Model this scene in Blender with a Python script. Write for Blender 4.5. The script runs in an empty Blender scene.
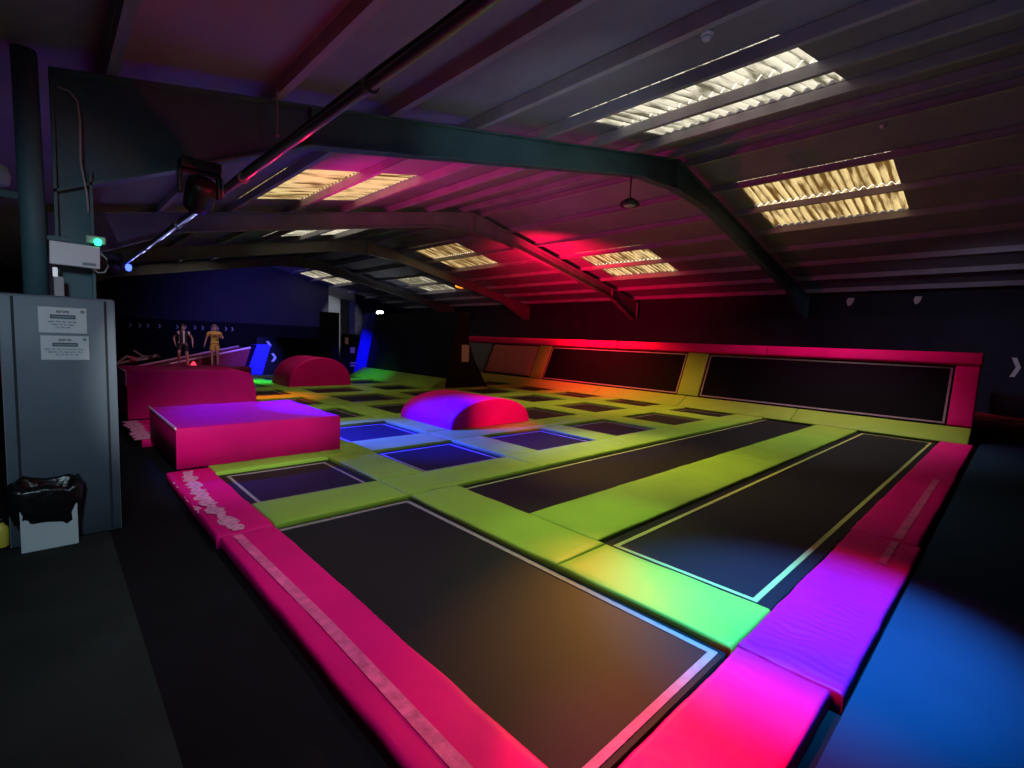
import bpy, bmesh, math, random
from mathutils import Vector, Matrix
R = math.radians
random.seed(7)
S = bpy.context.scene
C = S.collection

# ------------------------------------------------------------------ colour management
S.view_settings.view_transform = 'Standard'
S.view_settings.look = 'None'
S.view_settings.gamma = 1.0
S.view_settings.use_curve_mapping = False
S.view_settings.exposure = 0.0
S.cycles.use_denoising = True
S.cycles.max_bounces = 8
S.cycles.sample_clamp_indirect = 4.0

# ------------------------------------------------------------------ materials
def mat(name, col, rough=0.6, metal=0.0, spec=0.5, bump=None, vary=0.0, vscale=3.0, emit=None, estr=0.0):
    m = bpy.data.materials.new(name); m.use_nodes = True
    nt = m.node_tree; b = nt.nodes['Principled BSDF']
    b.inputs['Base Color'].default_value = (*col, 1)
    b.inputs['Roughness'].default_value = rough
    b.inputs['Metallic'].default_value = metal
    b.inputs['Specular IOR Level'].default_value = spec
    tc = nt.nodes.new('ShaderNodeTexCoord')
    if vary > 0:
        n = nt.nodes.new('ShaderNodeTexNoise'); n.inputs['Scale'].default_value = vscale
        n.inputs['Detail'].default_value = 5
        nt.links.new(tc.outputs['Object'], n.inputs['Vector'])
        r = nt.nodes.new('ShaderNodeValToRGB')
        r.color_ramp.elements[0].position = .3; r.color_ramp.elements[1].position = .7
        r.color_ramp.elements[0].color = (*[c*(1-vary) for c in col], 1)
        r.color_ramp.elements[1].color = (*[min(1, c*(1+vary)) for c in col], 1)
        nt.links.new(n.outputs['Fac'], r.inputs['Fac'])
        nt.links.new(r.outputs['Color'], b.inputs['Base Color'])
    if bump:
        sc, st, di = bump
        n2 = nt.nodes.new('ShaderNodeTexNoise'); n2.inputs['Scale'].default_value = sc
        n2.inputs['Detail'].default_value = 4
        nt.links.new(tc.outputs['Object'], n2.inputs['Vector'])
        bp = nt.nodes.new('ShaderNodeBump'); bp.inputs['Strength'].default_value = st
        bp.inputs['Distance'].default_value = di
        nt.links.new(n2.outputs['Fac'], bp.inputs['Height'])
        nt.links.new(bp.outputs['Normal'], b.inputs['Normal'])
    if emit:
        b.inputs['Emission Color'].default_value = (*emit, 1)
        b.inputs['Emission Strength'].default_value = estr
    return m

M = {}
M['pink'] = mat('pink_vinyl', (.74, .005, .20), .5, spec=.10, bump=(5, .35, .02), vary=.08, vscale=2)
M['pinktape'] = mat('worn_pink_tape', (.74, .11, .33), .45, spec=.2, bump=(30, .4, .01), vary=.3, vscale=14)
M['lime'] = mat('lime_vinyl', (.275, .49, .052), .5, spec=.2, bump=(5, .3, .02), vary=.08, vscale=2)
M['maroon'] = mat('maroon_vinyl', (.20, .004, .03), .5, bump=(6, .3, .02))
M['mat'] = mat('woven_black_mat', (.0125, .0128, .0175), .56, bump=(250, .15, .001), spec=.12)
M['matwall'] = mat('black_wall_mat', (.005, .005, .006), .7, spec=.05)
M['limeline'] = mat('lime_webbing', (.42, .48, .14), .7, spec=.2, vary=.1, vscale=20)
M['line'] = mat('stitched_white_webbing', (.30, .265, .26), .7, spec=.2, vary=.15, vscale=20)
M['steel'] = mat('trampoline_frame_steel', (.03, .03, .03), .5)
M['blackpad'] = mat('black_padding', (.006, .007, .010), .7, spec=.2, bump=(6, .3, .02))
M['blackpaint'] = mat('black_painted_board', (.026, .026, .042), .8, spec=.2, vary=.2, vscale=1.5)
M['floor'] = mat('black_rubber_floor', (.006, .0065, .009), .85, spec=.1, vary=.2, vscale=3)
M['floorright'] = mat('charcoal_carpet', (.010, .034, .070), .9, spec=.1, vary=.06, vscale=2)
M['walkway'] = mat('worn_grey_carpet', (.020, .026, .025), .9, spec=.1, vary=.2, vscale=2.5)
M['roof'] = mat('fibre_cement_sheet', (.25, .24, .29), .8, vary=.12, vscale=1.2, bump=(8, .15, .02))
M['purlin'] = mat('grey_purlin_steel', (.33, .31, .35), .6, vary=.15, vscale=2)
M['frame'] = mat('teal_grey_painted_steel', (.07, .145, .17), .6, vary=.15, vscale=2)
M['frameskylit'] = mat('skylit_frame_steel', (.21, .205, .21), .6, vary=.15, vscale=2)  # lighter copy of the frame steel, skylight brightness put into the colour
M['shred'] = mat('shredded_pale_tape', (.72, .28, .50), .5, vary=.35, vscale=30)
M['greypad'] = mat('slate_grey_padding', (.15, .20, .25), .5, bump=(5, .25, .02), vary=.06)
M['seam'] = mat('dark_seam', (.012, .014, .02), .7)
M['sign'] = mat('white_sign_board', (.62, .68, .72), .5)
M['ink'] = mat('dark_ink', (.03, .05, .07), .7)
M['inklight'] = mat('pale_band', (.22, .30, .33), .7)
M['white'] = mat('white_plastic', (.72, .74, .80), .4)
M['card'] = mat('white_card', (.55, .62, .66), .7, vary=.05)
M['bag'] = mat('glossy_black_bag', (.006, .006, .008), .28, bump=(12, .6, .02))
M['chrome'] = mat('polished_bar', (.30, .28, .30), .36, metal=.75)
M['black'] = mat('black_plastic', (.010, .010, .012), .4)
M['glassdark'] = mat('dark_lens', (.02, .02, .03), .08)
M['cable'] = mat('pale_cable', (.40, .42, .43), .6)
M['rod'] = mat('grey_rod', (.25, .24, .26), .5)
M['yellow'] = mat('yellow_plastic', (.7, .55, .06), .5)
M['paper'] = mat('white_paper', (.75, .70, .70), .8)
M['greywall'] = mat('pale_grey_block_wall', (.45, .46, .50), .85, vary=.1)
M['bluewall'] = mat('dark_blue_painted_wall', (.035, .035, .055), .8, vary=.12, vscale=.6)
M['skin'] = mat('skin', (.50, .30, .24), .55)
M['hair'] = mat('dark_hair', (.03, .02, .018), .6)
M['hairlight'] = mat('light_hair', (.20, .14, .08), .6)
M['kit'] = mat('yellow_kit', (.62, .42, .09), .7, vary=.1, vscale=8)
M['kitdark'] = mat('dark_kit_print', (.16, .07, .02), .7)
M['shorts'] = mat('black_shorts', (.012, .012, .016), .7)
M['shoe'] = mat('dark_socks', (.02, .02, .025), .6)
M['redcloth'] = mat('red_cloth', (.62, .06, .08), .7)
M['greylight'] = mat('grey_cloth', (.16, .15, .16), .8)
M['bluelit'] = mat('blue_lit_padding', (.03, .03, .65), .45, bump=(6, .3, .02))  # blue light on the posts is put into the base colour
M['redsofa'] = mat('dark_red_upholstery', (.20, .008, .012), .45, bump=(5, .3, .02))
M['salmon'] = mat('salmon_red_vinyl', (.58, .20, .16), .5, bump=(6, .2, .02))
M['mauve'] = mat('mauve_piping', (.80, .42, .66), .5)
M['green_led'] = mat('green_led', (.0, .3, .1), .4, emit=(.02, 1, .35), estr=6)
M['blue_led'] = mat('blue_led', (.05, .1, .5), .4, emit=(.05, .10, 1), estr=4.0)
M['red_led'] = mat('red_led', (.5, .02, .05), .4, emit=(1, .03, .06), estr=2.5)
M['amber_led'] = mat('amber_led', (.5, .2, .02), .4, emit=(1, .28, .02), estr=1.4)
M['flood_led'] = mat('flood_lens', (.8, .8, .8), .4, emit=(.92, 1, .9), estr=40)
M['clip_glow'] = mat('glowing_clip_white', (.8, .8, .8), .4, emit=(.8, .9, 1), estr=.35)  # faint emission gives the plain clip its bright highlight

def striped_shirt():
    m = bpy.data.materials.new('black_white_striped_shirt'); m.use_nodes = True
    nt = m.node_tree; b = nt.nodes['Principled BSDF']; b.inputs['Roughness'].default_value = .8
    tc = nt.nodes.new('ShaderNodeTexCoord'); sx = nt.nodes.new('ShaderNodeSeparateXYZ')
    nt.links.new(tc.outputs['Object'], sx.inputs[0])
    mu = nt.nodes.new('ShaderNodeMath'); mu.operation = 'MULTIPLY'; mu.inputs[1].default_value = 37.0
    nt.links.new(sx.outputs['X'], mu.inputs[0])
    si = nt.nodes.new('ShaderNodeMath'); si.operation = 'SINE'; nt.links.new(mu.outputs[0], si.inputs[0])
    r = nt.nodes.new('ShaderNodeValToRGB'); r.color_ramp.interpolation = 'CONSTANT'
    r.color_ramp.elements[0].color = (.02, .015, .02, 1)
    r.color_ramp.elements[1].position = .5; r.color_ramp.elements[1].color = (.62, .56, .60, 1)
    nt.links.new(si.outputs[0], r.inputs['Fac']); nt.links.new(r.outputs['Color'], b.inputs['Base Color'])
    return m
M['stripes'] = striped_shirt()

def skylight_mat(name, ca, cb, tscale):
    """weathered translucent corrugated sheet: daylight comes through it from the sky above"""
    m = bpy.data.materials.new(name); m.use_nodes = True
    nt = m.node_tree; nt.nodes.clear()
    out = nt.nodes.new('ShaderNodeOutputMaterial')
    tr = nt.nodes.new('ShaderNodeBsdfTranslucent'); df = nt.nodes.new('ShaderNodeBsdfDiffuse')
    mix = nt.nodes.new('ShaderNodeMixShader'); mix.inputs[0].default_value = .2
    tc = nt.nodes.new('ShaderNodeTexCoord')
    mp = nt.nodes.new('ShaderNodeMapping'); mp.inputs['Scale'].default_value = (.5, 5, 1)
    nt.links.new(tc.outputs['Object'], mp.inputs['Vector'])
    n = nt.nodes.new('ShaderNodeTexNoise'); n.inputs['Scale'].default_value = tscale; n.inputs['Detail'].default_value = 5
    nt.links.new(mp.outputs['Vector'], n.inputs['Vector'])
    r = nt.nodes.new('ShaderNodeValToRGB')
    r.color_ramp.elements[0].position = .44; r.color_ramp.elements[0].color = (*cb, 1)
    r.color_ramp.elements[1].position = .64; r.color_ramp.elements[1].color = (*ca, 1)
    sx = nt.nodes.new('ShaderNodeSeparateXYZ'); nt.links.new(tc.outputs['Object'], sx.inputs[0])
    mu = nt.nodes.new('ShaderNodeMath'); mu.operation = 'MULTIPLY'; mu.inputs[1].default_value = 2*math.pi/.155
    nt.links.new(sx.outputs['Y'], mu.inputs[0])
    sn = nt.nodes.new('ShaderNodeMath'); sn.operation = 'SINE'; nt.links.new(mu.outputs[0], sn.inputs[0])
    ma = nt.nodes.new('ShaderNodeMath'); ma.operation = 'MULTIPLY_ADD'; ma.inputs[1].default_value = .11
    nt.links.new(sn.outputs[0], ma.inputs[0]); nt.links.new(n.outputs['Fac'], ma.inputs[2])
    nt.links.new(ma.outputs[0], r.inputs['Fac'])
    nt.links.new(r.outputs['Color'], tr.inputs['Color']); nt.links.new(r.outputs['Color'], df.inputs['Color'])
    nt.links.new(tr.outputs[0], mix.inputs[1]); nt.links.new(df.outputs[0], mix.inputs[2])
    nt.links.new(mix.outputs[0], out.inputs['Surface'])
    return m
M['sky_white'] = skylight_mat('clear_corrugated_plastic', (1.0, .97, .84), (.17, .16, .11), 2.0)
M['sky_amber'] = skylight_mat('yellowed_corrugated_plastic', (.92, .72, .36), (.17, .09, .025), 2.0)

# ------------------------------------------------------------------ mesh helpers
def link(name, bm, m, parent=None, smooth=False):
    me = bpy.data.meshes.new(name)
    bmesh.ops.recalc_face_normals(bm, faces=bm.faces)
    bm.to_mesh(me); bm.free()
    for mm in (m if isinstance(m, (list, tuple)) else [m]):
        me.materials.append(mm)
    o = bpy.data.objects.new(name, me); C.objects.link(o)
    if parent: o.parent = parent
    if smooth:
        for p in me.polygons: p.use_smooth = True
    return o

def tag(o, label, cat, group=None, kind=None):
    o['label'] = label; o['category'] = cat
    if group: o['group'] = group
    if kind: o['kind'] = kind
    return o

def thing(name, label, cat, loc=(0, 0, 0), rz=0, group=None):
    o = bpy.data.objects.new(name, None); C.objects.link(o)
    o.empty_display_size = .1
    o.location = loc; o.rotation_euler = (0, 0, rz)
    return tag(o, label, cat, group)

def struct(name, bm, m, parent=None, smooth=False):
    o = link(name, bm, m, parent, smooth)
    if parent is None: o['kind'] = 'structure'
    return o

def box(bm, x0, x1, y0, y1, z0, z1, bev=0.0, mi=0, mtx=None):
    vs = [bm.verts.new(p) for p in ((x0,y0,z0),(x1,y0,z0),(x1,y1,z0),(x0,y1,z0),(x0,y0,z1),(x1,y0,z1),(x1,y1,z1),(x0,y1,z1))]
    fs = [bm.faces.new([vs[i] for i in q]) for q in ((3,2,1,0),(4,5,6,7),(0,1,5,4),(1,2,6,5),(2,3,7,6),(3,0,4,7))]
    for f in fs: f.material_index = mi
    if mtx is not None: bmesh.ops.transform(bm, matrix=mtx, verts=vs)
    if bev > 0:
        es = list({e for f in fs for e in f.edges})
        bmesh.ops.bevel(bm, geom=es, offset=bev, segments=2, affect='EDGES', profile=.6)
    return bm

def nb(): return bmesh.new()

def tube(bm, pts, r, seg=10, cap=True, mi=0):
    pts = [Vector(p) for p in pts]; rings = []
    rr = r if isinstance(r, (list, tuple)) else [r]*len(pts)
    up = Vector((0, 0, 1))
    for i, p in enumerate(pts):
        a = pts[max(0, i-1)]; b = pts[min(len(pts)-1, i+1)]
        d = (b-a).normalized()
        s = d.cross(up)
        if s.length < 1e-4: s = d.cross(Vector((1, 0, 0)))
        s.normalize(); t = s.cross(d)
        rings.append([bm.verts.new(p + rr[i]*(math.cos(2*math.pi*k/seg)*s + math.sin(2*math.pi*k/seg)*t)) for k in range(seg)])
    for i in range(len(rings)-1):
        for k in range(seg):
            f = bm.faces.new((rings[i][k], rings[i][(k+1) % seg], rings[i+1][(k+1) % seg], rings[i+1][k])); f.material_index = mi
    if cap:
        bm.faces.new(rings[0]); bm.faces.new(rings[-1])
    return bm

def lathe(bm, prof, seg=20, loc=(0, 0, 0), mtx=None):
    rings = []; new = []
    for r, z in prof:
        ring = [bm.verts.new((loc[0]+r*math.cos(2*math.pi*k/seg), loc[1]+r*math.sin(2*math.pi*k/seg), loc[2]+z)) for k in range(seg)]
        rings.append(ring); new += ring
    for i in range(len(rings)-1):
        for k in range(seg):
            bm.faces.new((rings[i][k], rings[i][(k+1) % seg], rings[i+1][(k+1) % seg], rings[i+1][k]))
    bm.faces.new(rings[0]); bm.faces.new(rings[-1])
    if mtx is not None: bmesh.ops.transform(bm, matrix=mtx, verts=new)
    return bm

def prism(bm, poly, axis, a, b):
    """polygon extruded along an axis. axis 'Y': poly is (x,z); 'X': poly is (y,z)"""
    def P(p, t):
        return (p[0], t, p[1]) if axis == 'Y' else (t, p[0], p[1])
    v0 = [bm.verts.new(P(p, a)) for p in poly]; v1 = [bm.verts.new(P(p, b)) for p in poly]
    n = len(poly)
    bm.faces.new(v0); bm.faces.new(v1)
    for i in range(n):
        bm.faces.new((v0[i], v0[(i+1) % n], v1[(i+1) % n], v1[i]))
    return bm

def fnoise(x, y, s):
    return (math.sin(x*5.1+s)+math.sin(y*6.3+1.7*s)+math.sin((x+y)*9.7+2.3*s)+.6*math.sin((x*17.3-y*13.1)+s)+.5*math.sin(x*31+y*7+3*s))/4

def cushion(bm, x0, x1, y0, y1, z0, z1, r=.03, amp=.004, step=.16, seed=0.0, mtx=None, wob=0.0, rip=0.0, rf=85.0):
    """soft pad: rounded top edges, slightly uneven top; wob pushes the long edges in and out"""
    def axis(a, b):
        n = max(2, int((b-a-2*r)/step)+1)
        out = [(a, -(z1-z0)), (a, -r), (a+.29*r, -.29*r), (a+r, 0)]
        out += [(a+r+(b-a-2*r)*i/n, 0) for i in range(1, n)]
        out += [(b-r, 0), (b-.29*r, -.29*r), (b, -r), (b, -(z1-z0))]
        return out
    ax, ay = axis(x0, x1), axis(y0, y1)
    g = []; new = []
    for i, (x, dx) in enumerate(ax):
        row = []
        for j, (y, dy) in enumerate(ay):
            z = z1+min(dx, dy)
            if z > z0+.001: z += amp*fnoise(x, y, seed)*(1 if min(dx, dy) > -r*.5 else .4)
            if rip and z > z0+.001:
                u = x if (x1-x0) > (y1-y0) else y; v2 = y if (x1-x0) > (y1-y0) else x
                z += rip*math.sin(u*rf+5*fnoise(u*.7, v2*2.2, seed))*max(0, fnoise(u*.5, v2*1.5, seed+2)+.2)
            if wob:
                if i < 4 or i >= len(ax)-4: x += 0
                xx = x+wob*fnoise(y*.7, seed, seed) if (x1-x0) < (y1-y0) else x
                yy = y+wob*fnoise(x*.7, seed, seed) if (x1-x0) >= (y1-y0) else y
            else: xx, yy = x, y
            v = bm.verts.new((xx, yy, max(z, z0))); row.append(v); new.append(v)
        g.append(row)
    for i in range(len(g)-1):
        for j in range(len(g[0])-1):
            bm.faces.new((g[i][j], g[i+1][j], g[i+1][j+1], g[i][j+1]))
    rim = [g[i][0] for i in range(len(g))]+[g[-1][j] for j in range(1, len(g[0]))]+[g[i][-1] for i in range(len(g)-2, -1, -1)]+[g[0][j] for j in range(len(g[0])-2, 0, -1)]
    bm.faces.new(rim)
    if mtx is not None: bmesh.ops.transform(bm, matrix=mtx, verts=new)
    return bm

def ring_rect(bm, x0, x1, y0, y1, w, z, t=.004, mtx=None):
    o = [(x0, y0), (x1, y0), (x1, y1), (x0, y1)]; i = [(x0+w, y0+w), (x1-w, y0+w), (x1-w, y1-w), (x0+w, y1-w)]
    new = []
    A = [bm.verts.new((*p, z+t)) for p in o]; B = [bm.verts.new((*p, z+t)) for p in i]
    A2 = [bm.verts.new((*p, z)) for p in o]; B2 = [bm.verts.new((*p, z)) for p in i]
    for k in range(4):
        l = (k+1) % 4
        bm.faces.new((A[k], A[l], B[l], B[k])); bm.faces.new((A2[k], A2[l], A[l], A[k])); bm.faces.new((B[k], B[l], B2[l], B2[k]))
        bm.faces.new((A2[k], B2[k], B2[l], A2[l]))
    if mtx is not None: bmesh.ops.transform(bm, matrix=mtx, verts=A+B+A2+B2)
    return bm

ORD = ['first', 'second', 'third', 'fourth', 'fifth', 'sixth', 'seventh', 'eighth', 'ninth', 'tenth', 'eleventh', 'twelfth', 'thirteenth', 'fourteenth', 'fifteenth', 'sixteenth', 'seventeenth', 'eighteenth']

# ------------------------------------------------------------------ building shell
FZ = -.10                       # floor level (pad tops are z = 0)
XR, ZE, SL = 9.60, 3.67, .205    # ridge line, sheet height at x = 0, slope
XE0, XE1 = -.95, 19.30          # eaves
YF, YB = -5.0, 32.2             # ends of the hall
def zr(x): return ZE+SL*x if x <= XR else ZE+SL*(2*XR-x)
FY = [-1.5, 5.25, 12.0, 18.75, 25.5]      # front faces of the portal frames

bm = nb(); box(bm, XE0, .33, .3, YB+4, FZ-.15, FZ); box(bm, .33, XE1, .42, YB+4, FZ-.15, FZ)
struct('floor', bm, M['floor'])
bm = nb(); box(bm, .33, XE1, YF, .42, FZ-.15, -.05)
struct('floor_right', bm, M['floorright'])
bm = nb(); box(bm, XE0, .33, YF, .3, FZ-.15, FZ)
struct('floor_left', bm, M['walkway'])
bm = nb(); box(bm, XE0, .33, .3, 5.06, FZ, FZ+.008)
o = link('carpet_runner', bm, M['walkway']); tag(o, 'worn dark grey carpet on the walkway left of the pink edge pads', 'carpet')

PURL = [.42, 1.68, 2.94, 4.20, 5.46, 6.72, 7.98, 9.22]
PURR = [2*XR-x for x in reversed(PURL)]
# skylights: (purlin interval edges), y0, y1, material
SKY = []
def sky(xs, y0, y1, m): SKY.append((xs, y0, y1, m))
sky([5.46, 6.72, 7.98], 2.0, 4.78, 'sky_white')
sky([PURR[1], PURR[2], PURR[3]], 2.0, 4.78, 'sky_amber')
sky([2.94, 4.20, 5.46], 8.6, 11.4, 'sky_amber')
sky([PURR[3], PURR[4], PURR[5]], 8.65, 11.4, 'sky_amber')
sky([5.46, 6.72, 7.98], 15.5, 18.3, 'sky_white')
sky([PURR[1], PURR[2], PURR[3]], 15.4, 18.3, 'sky_amber')
sky([2.94, 4.20, 5.46], 22.2, 24.8, 'sky_white')
sky([PURR[3], PURR[4], PURR[5]], 21.6, 24.3, 'sky_white')
sky([PURR[1], PURR[2], PURR[3]], 28.8, 31.4, 'sky_white')

def roof_sheet():
    bm = nb()
    xs = sorted(set([XE0, XR, XE1]+PURL+PURR))
    ys = sorted(set([YF, YB+4]+[s[1] for s in SKY]+[s[2] for s in SKY]))
    def hole(xa, xb, ya, yb):
        for e, y0, y1, _ in SKY:
            if xa >= e[0]-1e-6 and xb <= e[-1]+1e-6 and ya >= y0-1e-6 and yb <= y1+1e-6: return True
        return False
    cache = {}
    def V(x, y, t):
        k = (round(x, 4), round(y, 4), t)
        if k not in cache: cache[k] = bm.verts.new((x, y, zr(x)+t))
        return cache[k]
    for i in range(len(xs)-1):
        for j in range(len(ys)-1):
            if hole(xs[i], xs[i+1], ys[j], ys[j+1]): continue
            for t in (0, .06):
                bm.faces.new((V(xs[i], ys[j], t), V(xs[i+1], ys[j], t), V(xs[i+1], ys[j+1], t), V(xs[i], ys[j+1], t)))
    be = [e for e in bm.edges if len(e.link_faces) == 1]
    # close the rims of the holes
    done = set()
    for e in be:
        a, b = e.verts
        ka = (round(a.co.x, 4), round(a.co.y, 4)); kb = (round(b.co.x, 4), round(b.co.y, 4))
        k = tuple(sorted((ka, kb)))
        if k in done: continue
        done.add(k)
        try: bm.faces.new((cache[(*ka, 0)], cache[(*kb, 0)], cache[(*kb, .06)], cache[(*ka, .06)]))
        except Exception: pass
    return bm
struct('ceiling', roof_sheet(), M['roof'])

for k, (e, y0, y1, mn) in enumerate(SKY):
    w = bpy.data.objects.new('window_%d' % (k+1), None); C.objects.link(w); w['kind'] = 'structure'
    w.location = (e[1], (y0+y1)/2, zr(e[1]))
    for q in range(len(e)-1):
        bm = nb(); xa, xb = e[q]+.02, e[q+1]-.02
        ny = int((y1-y0)/.155)*8
        rows = []
        for i in range(5):
            x = xa+(xb-xa)*i/4
            rows.append([bm.verts.new((x-e[1], y0+(y1-y0)*j/ny-(y0+y1)/2, zr(x)-zr(e[1])+.03+.032*math.cos(2*math.pi*((y1-y0)*j/ny)/.155))) for j in range(ny+1)])
        for i in range(4):
            for j in range(ny):
                bm.faces.new((rows[i][j], rows[i+1][j], rows[i+1][j+1], rows[i][j+1]))
        link('skylight_sheet', bm, M[mn], w, True)

# walls
bm = nb(); box(bm, XE1, XE1+.2, YF, YB+4, FZ, zr(XE1)); struct('wall_right', bm, M['blackpaint'])
bm = nb(); box(bm, 18.86, XE1, YF, YB, FZ, 2.78); struct('wall_right_lining', bm, M['blackpaint'])
bm = nb(); box(bm, XE0-.2, XE0, YF, YB+4, FZ, zr(XE0)); struct('wall_left', bm, M['blackpaint'])
def gable(y0, y1, xa, xb, zb=FZ):
    bm = nb(); poly = [(xa, zb), (xb, zb), (xb, zr(xb))]
    if xa < XR < xb: poly.append((XR, zr(XR)))
    poly.append((xa, zr(xa))); return prism(bm, poly, 'Y', y0, y1)
struct('wall_front', gable(YF-.2, YF, XE0, XE1), M['blackpaint'])
wb = struct('wall_back', gable(YB, YB+.2, XE0, 13.7), M['bluewall'])
bm = nb(); prism(bm, [(15.6, FZ), (XE1, FZ), (XE1, zr(XE1)), (15.6, zr(15.6))], 'Y', YB, YB+.2)
struct('wall_back_right', bm, M['blackpaint'])
struct('wall_recess', gable(YB+4, YB+4.2, 10, XE1), M['greywall'])
# black lower band with a row of small white chevrons on the back wall
bm = nb(); box(bm, XE0, 13.7, YB-.03, YB, FZ, 2.0); link('lower_band', bm, M['blackpad'], wb)
def chevron(bm, ax, u, v, w, h, base, flip=1):
    t = w*.5
    pts = [(u-w/2, v-h/2), (u-w/2+t, v-h/2), (u+w/2, v), (u-w/2+t, v+h/2), (u-w/2, v+h/2), (u+w/2-t, v)]
    if flip < 0: pts = [(2*u-a, b) for a, b in pts]
    if ax == 'Y': prism(bm, pts, 'Y', base-.012, base)
    else: prism(bm, pts, 'X', base-.012, base)
    return bm
bm = nb()
for x in (3.2, 3.6, 3.95, 4.45, 5.25, 5.62, 6.08, 6.45, 6.9, 7.2, 7.62, 7.95): chevron(bm, 'Y', x, 1.62, .13, .22, YB-.03)
link('chevron_marks', bm, M['paper'], wb)
bm = nb()
chevron(bm, 'X', .10, 1.42, .20, .52, 18.86, -1)
o = link('chevron_sign', bm, M['paper']); tag(o, 'white chevron arrow on the black wall at the right edge', 'sign')

# purlins : Z sections running the length of the hall
def purlin_mesh(x, side):
    bm = nb(); z = zr(x); d = .16
    s = side
    poly = [(x, z-.012), (x, z-d), (x+s*.07, z-d+s*s*.0), (x+s*.07, z-d+.014), (x+s*.014, z-d+.014), (x+s*.014, z-.012)]
    return prism(bm, poly, 'Y', YF+.05, YB-.05)
for k, x in enumerate(PURL):
    o = link('roof_purlin', purlin_mesh(x, 1), M['purlin']); tag(o, 'grey steel roof purlin, %s up from the left eave' % ORD[k], 'beam', 'roof purlins')
for k, x in enumerate(reversed(PURR)):
    o = link('roof_purlin', purlin_mesh(x, -1), M['purlin']); tag(o, 'grey steel roof purlin, %s up from the right eave' % ORD[k], 'beam', 'roof purlins')

# portal frames
def frame(y, label):
    t = thing('portal_frame', label, 'beam', (9.6, y, FZ), group='steel portal frames')
    off = Vector((-XR, -y, -FZ)); T = Matrix.Translation(off)
    W = .18
    def part(name, bm):
        bmesh.ops.transform(bm, matrix=T, verts=bm.verts); return link(name, bm, M['frame' if y < 6 else 'frameskylit'], t)
    D = .40; g = .17
    def top(x): return zr(x)-g
    for side in (0, 1):
        def mx(x): return x if side == 0 else 2*XR-x
        def poly(pts): return [(mx(x), z) for x, z in pts]
        # column (web + flanges)
        bm = nb(); ztop = top(.1)
        prism(bm, poly([(.10, FZ), (.29, FZ), (.29, ztop-.7), (.10, ztop-.7)]), 'Y', y+W/2-.01, y+W/2+.01)
        for xa in (.08, .29): prism(bm, poly([(xa, FZ), (xa+.02, FZ), (xa+.02, ztop-.7), (xa, ztop-.7)]), 'Y', y, y+W)
        part('column', bm)
        # haunch and rafter
        dep = lambda x: D+max(0, (2.05-x)/1.75)*.46+max(0, (x-8.2)/1.4)*.20
        xs = [.08, .6, 1.4, 2.05, 5, 8.2, XR]
        bm = nb()
        web = [(x, top(x)) for x in xs]+[(x, top(x)-dep(x)) for x in reversed(xs)]
        prism(bm, poly(web), 'Y', y+W/2-.012, y+W/2+.012)
        up = [(x, top(x)) for x in xs]+[(x, top(x)-.022) for x in reversed(xs)]
        prism(bm, poly(up), 'Y', y, y+W)
        lo = [(x, top(x)-dep(x)+.024) for x in xs]+[(x, top(x)-dep(x)) for x in reversed(xs)]
        prism(bm, poly(lo), 'Y', y, y+W)
        for x in (.09, 2.05):
            prism(bm, poly([(x, top(x)-.02), (x+.012, top(x)-.02), (x+.012, top(x)-dep(x)+.02), (x, top(x)-dep(x)+.02)]), 'Y', y+.01, y+W-.01)
        part('rafter', bm)
    bm = nb(); zt = top(XR)
    prism(bm, [(XR-.01, zt-.03), (XR+.01, zt-.03), (XR+.01, zt-D-.22), (XR-.01, zt-D-.22)], 'Y', y-.004, y+W+.004)
    part('apex_plate', bm)
    return t
FL = ['green-grey steel portal frame behind the viewer', 'green-grey steel portal frame nearest the viewer, springing from the padded left column',
      'skylit grey steel portal frame second from the viewer, between the two near pairs of skylights', 'skylit grey steel portal frame third from the viewer, beyond the pink dome',
      'dim grey steel portal frame farthest from the viewer, near the floodlight']
for y, l in zip(FY, FL):
    if y > 0: frame(y, l)

# ------------------------------------------------------------------ trampolines
BZ = -.045
def trampoline(x0, x1, y0, y1, label, cat_group, lw=.045, inset=.06, sides='LRNF', lm='line'):
    cx, cy = (x0+x1)/2, (y0+y1)/2
    t = thing('trampoline', label, 'trampoline', (cx, cy, FZ), group=cat_group)
    x0, x1, y0, y1 = x0+.003-cx, x1-.003-cx, y0+.003-cy, y1-.003-cy
    z = BZ-FZ
    bm = nb()
    nx, ny = max(4, int((x1-x0)/.3)), max(4, int((y1-y0)/.3))
    g = [[bm.verts.new((x0+(x1-x0)*i/nx, y0+(y1-y0)*j/ny, z-.018*math.sin(math.pi*i/nx)*math.sin(math.pi*j/ny))) for j in range(ny+1)] for i in range(nx+1)]
    for i in range(nx):
        for j in range(ny): bm.faces.new((g[i][j], g[i+1][j], g[i+1][j+1], g[i][j+1]))
    link('jump_bed', bm, M['mat'], t, True)
    a0, a1 = (x0+inset if 'L' in sides else x0), (x1-inset if 'R' in sides else x1)
    b0, b1 = (y0+inset if 'N' in sides else y0), (y1-inset if 'F' in sides else y1)
    bm = nb()
    if 'L' in sides: box(bm, a0, a0+lw, b0, b1, z-.006, z+.003)
    if 'R' in sides: box(bm, a1-lw, a1, b0, b1, z-.006, z+.003)
    c0, c1 = (a0+lw if 'L' in sides else a0), (a1-lw if 'R' in sides else a1)
    if 'N' in sides: box(bm, c0, c1, b0, b0+lw, z-.006, z+.003)
    if 'F' in sides: box(bm, c0, c1, b1-lw, b1, z-.006, z+.003)
    link('stitched_line', bm, M[lm], t)
    bm = nb()
    for a in ((x0, x0+.04, y0, y1), (x1-.04, x1, y0, y1), (x0+.04, x1-.04, y0, y0+.04), (x0+.04, x1-.04, y1-.04, y1)):
        box(bm, *a, 0, z-.012)
    link('steel_frame', bm, M['steel'], t)
    return t

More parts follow.
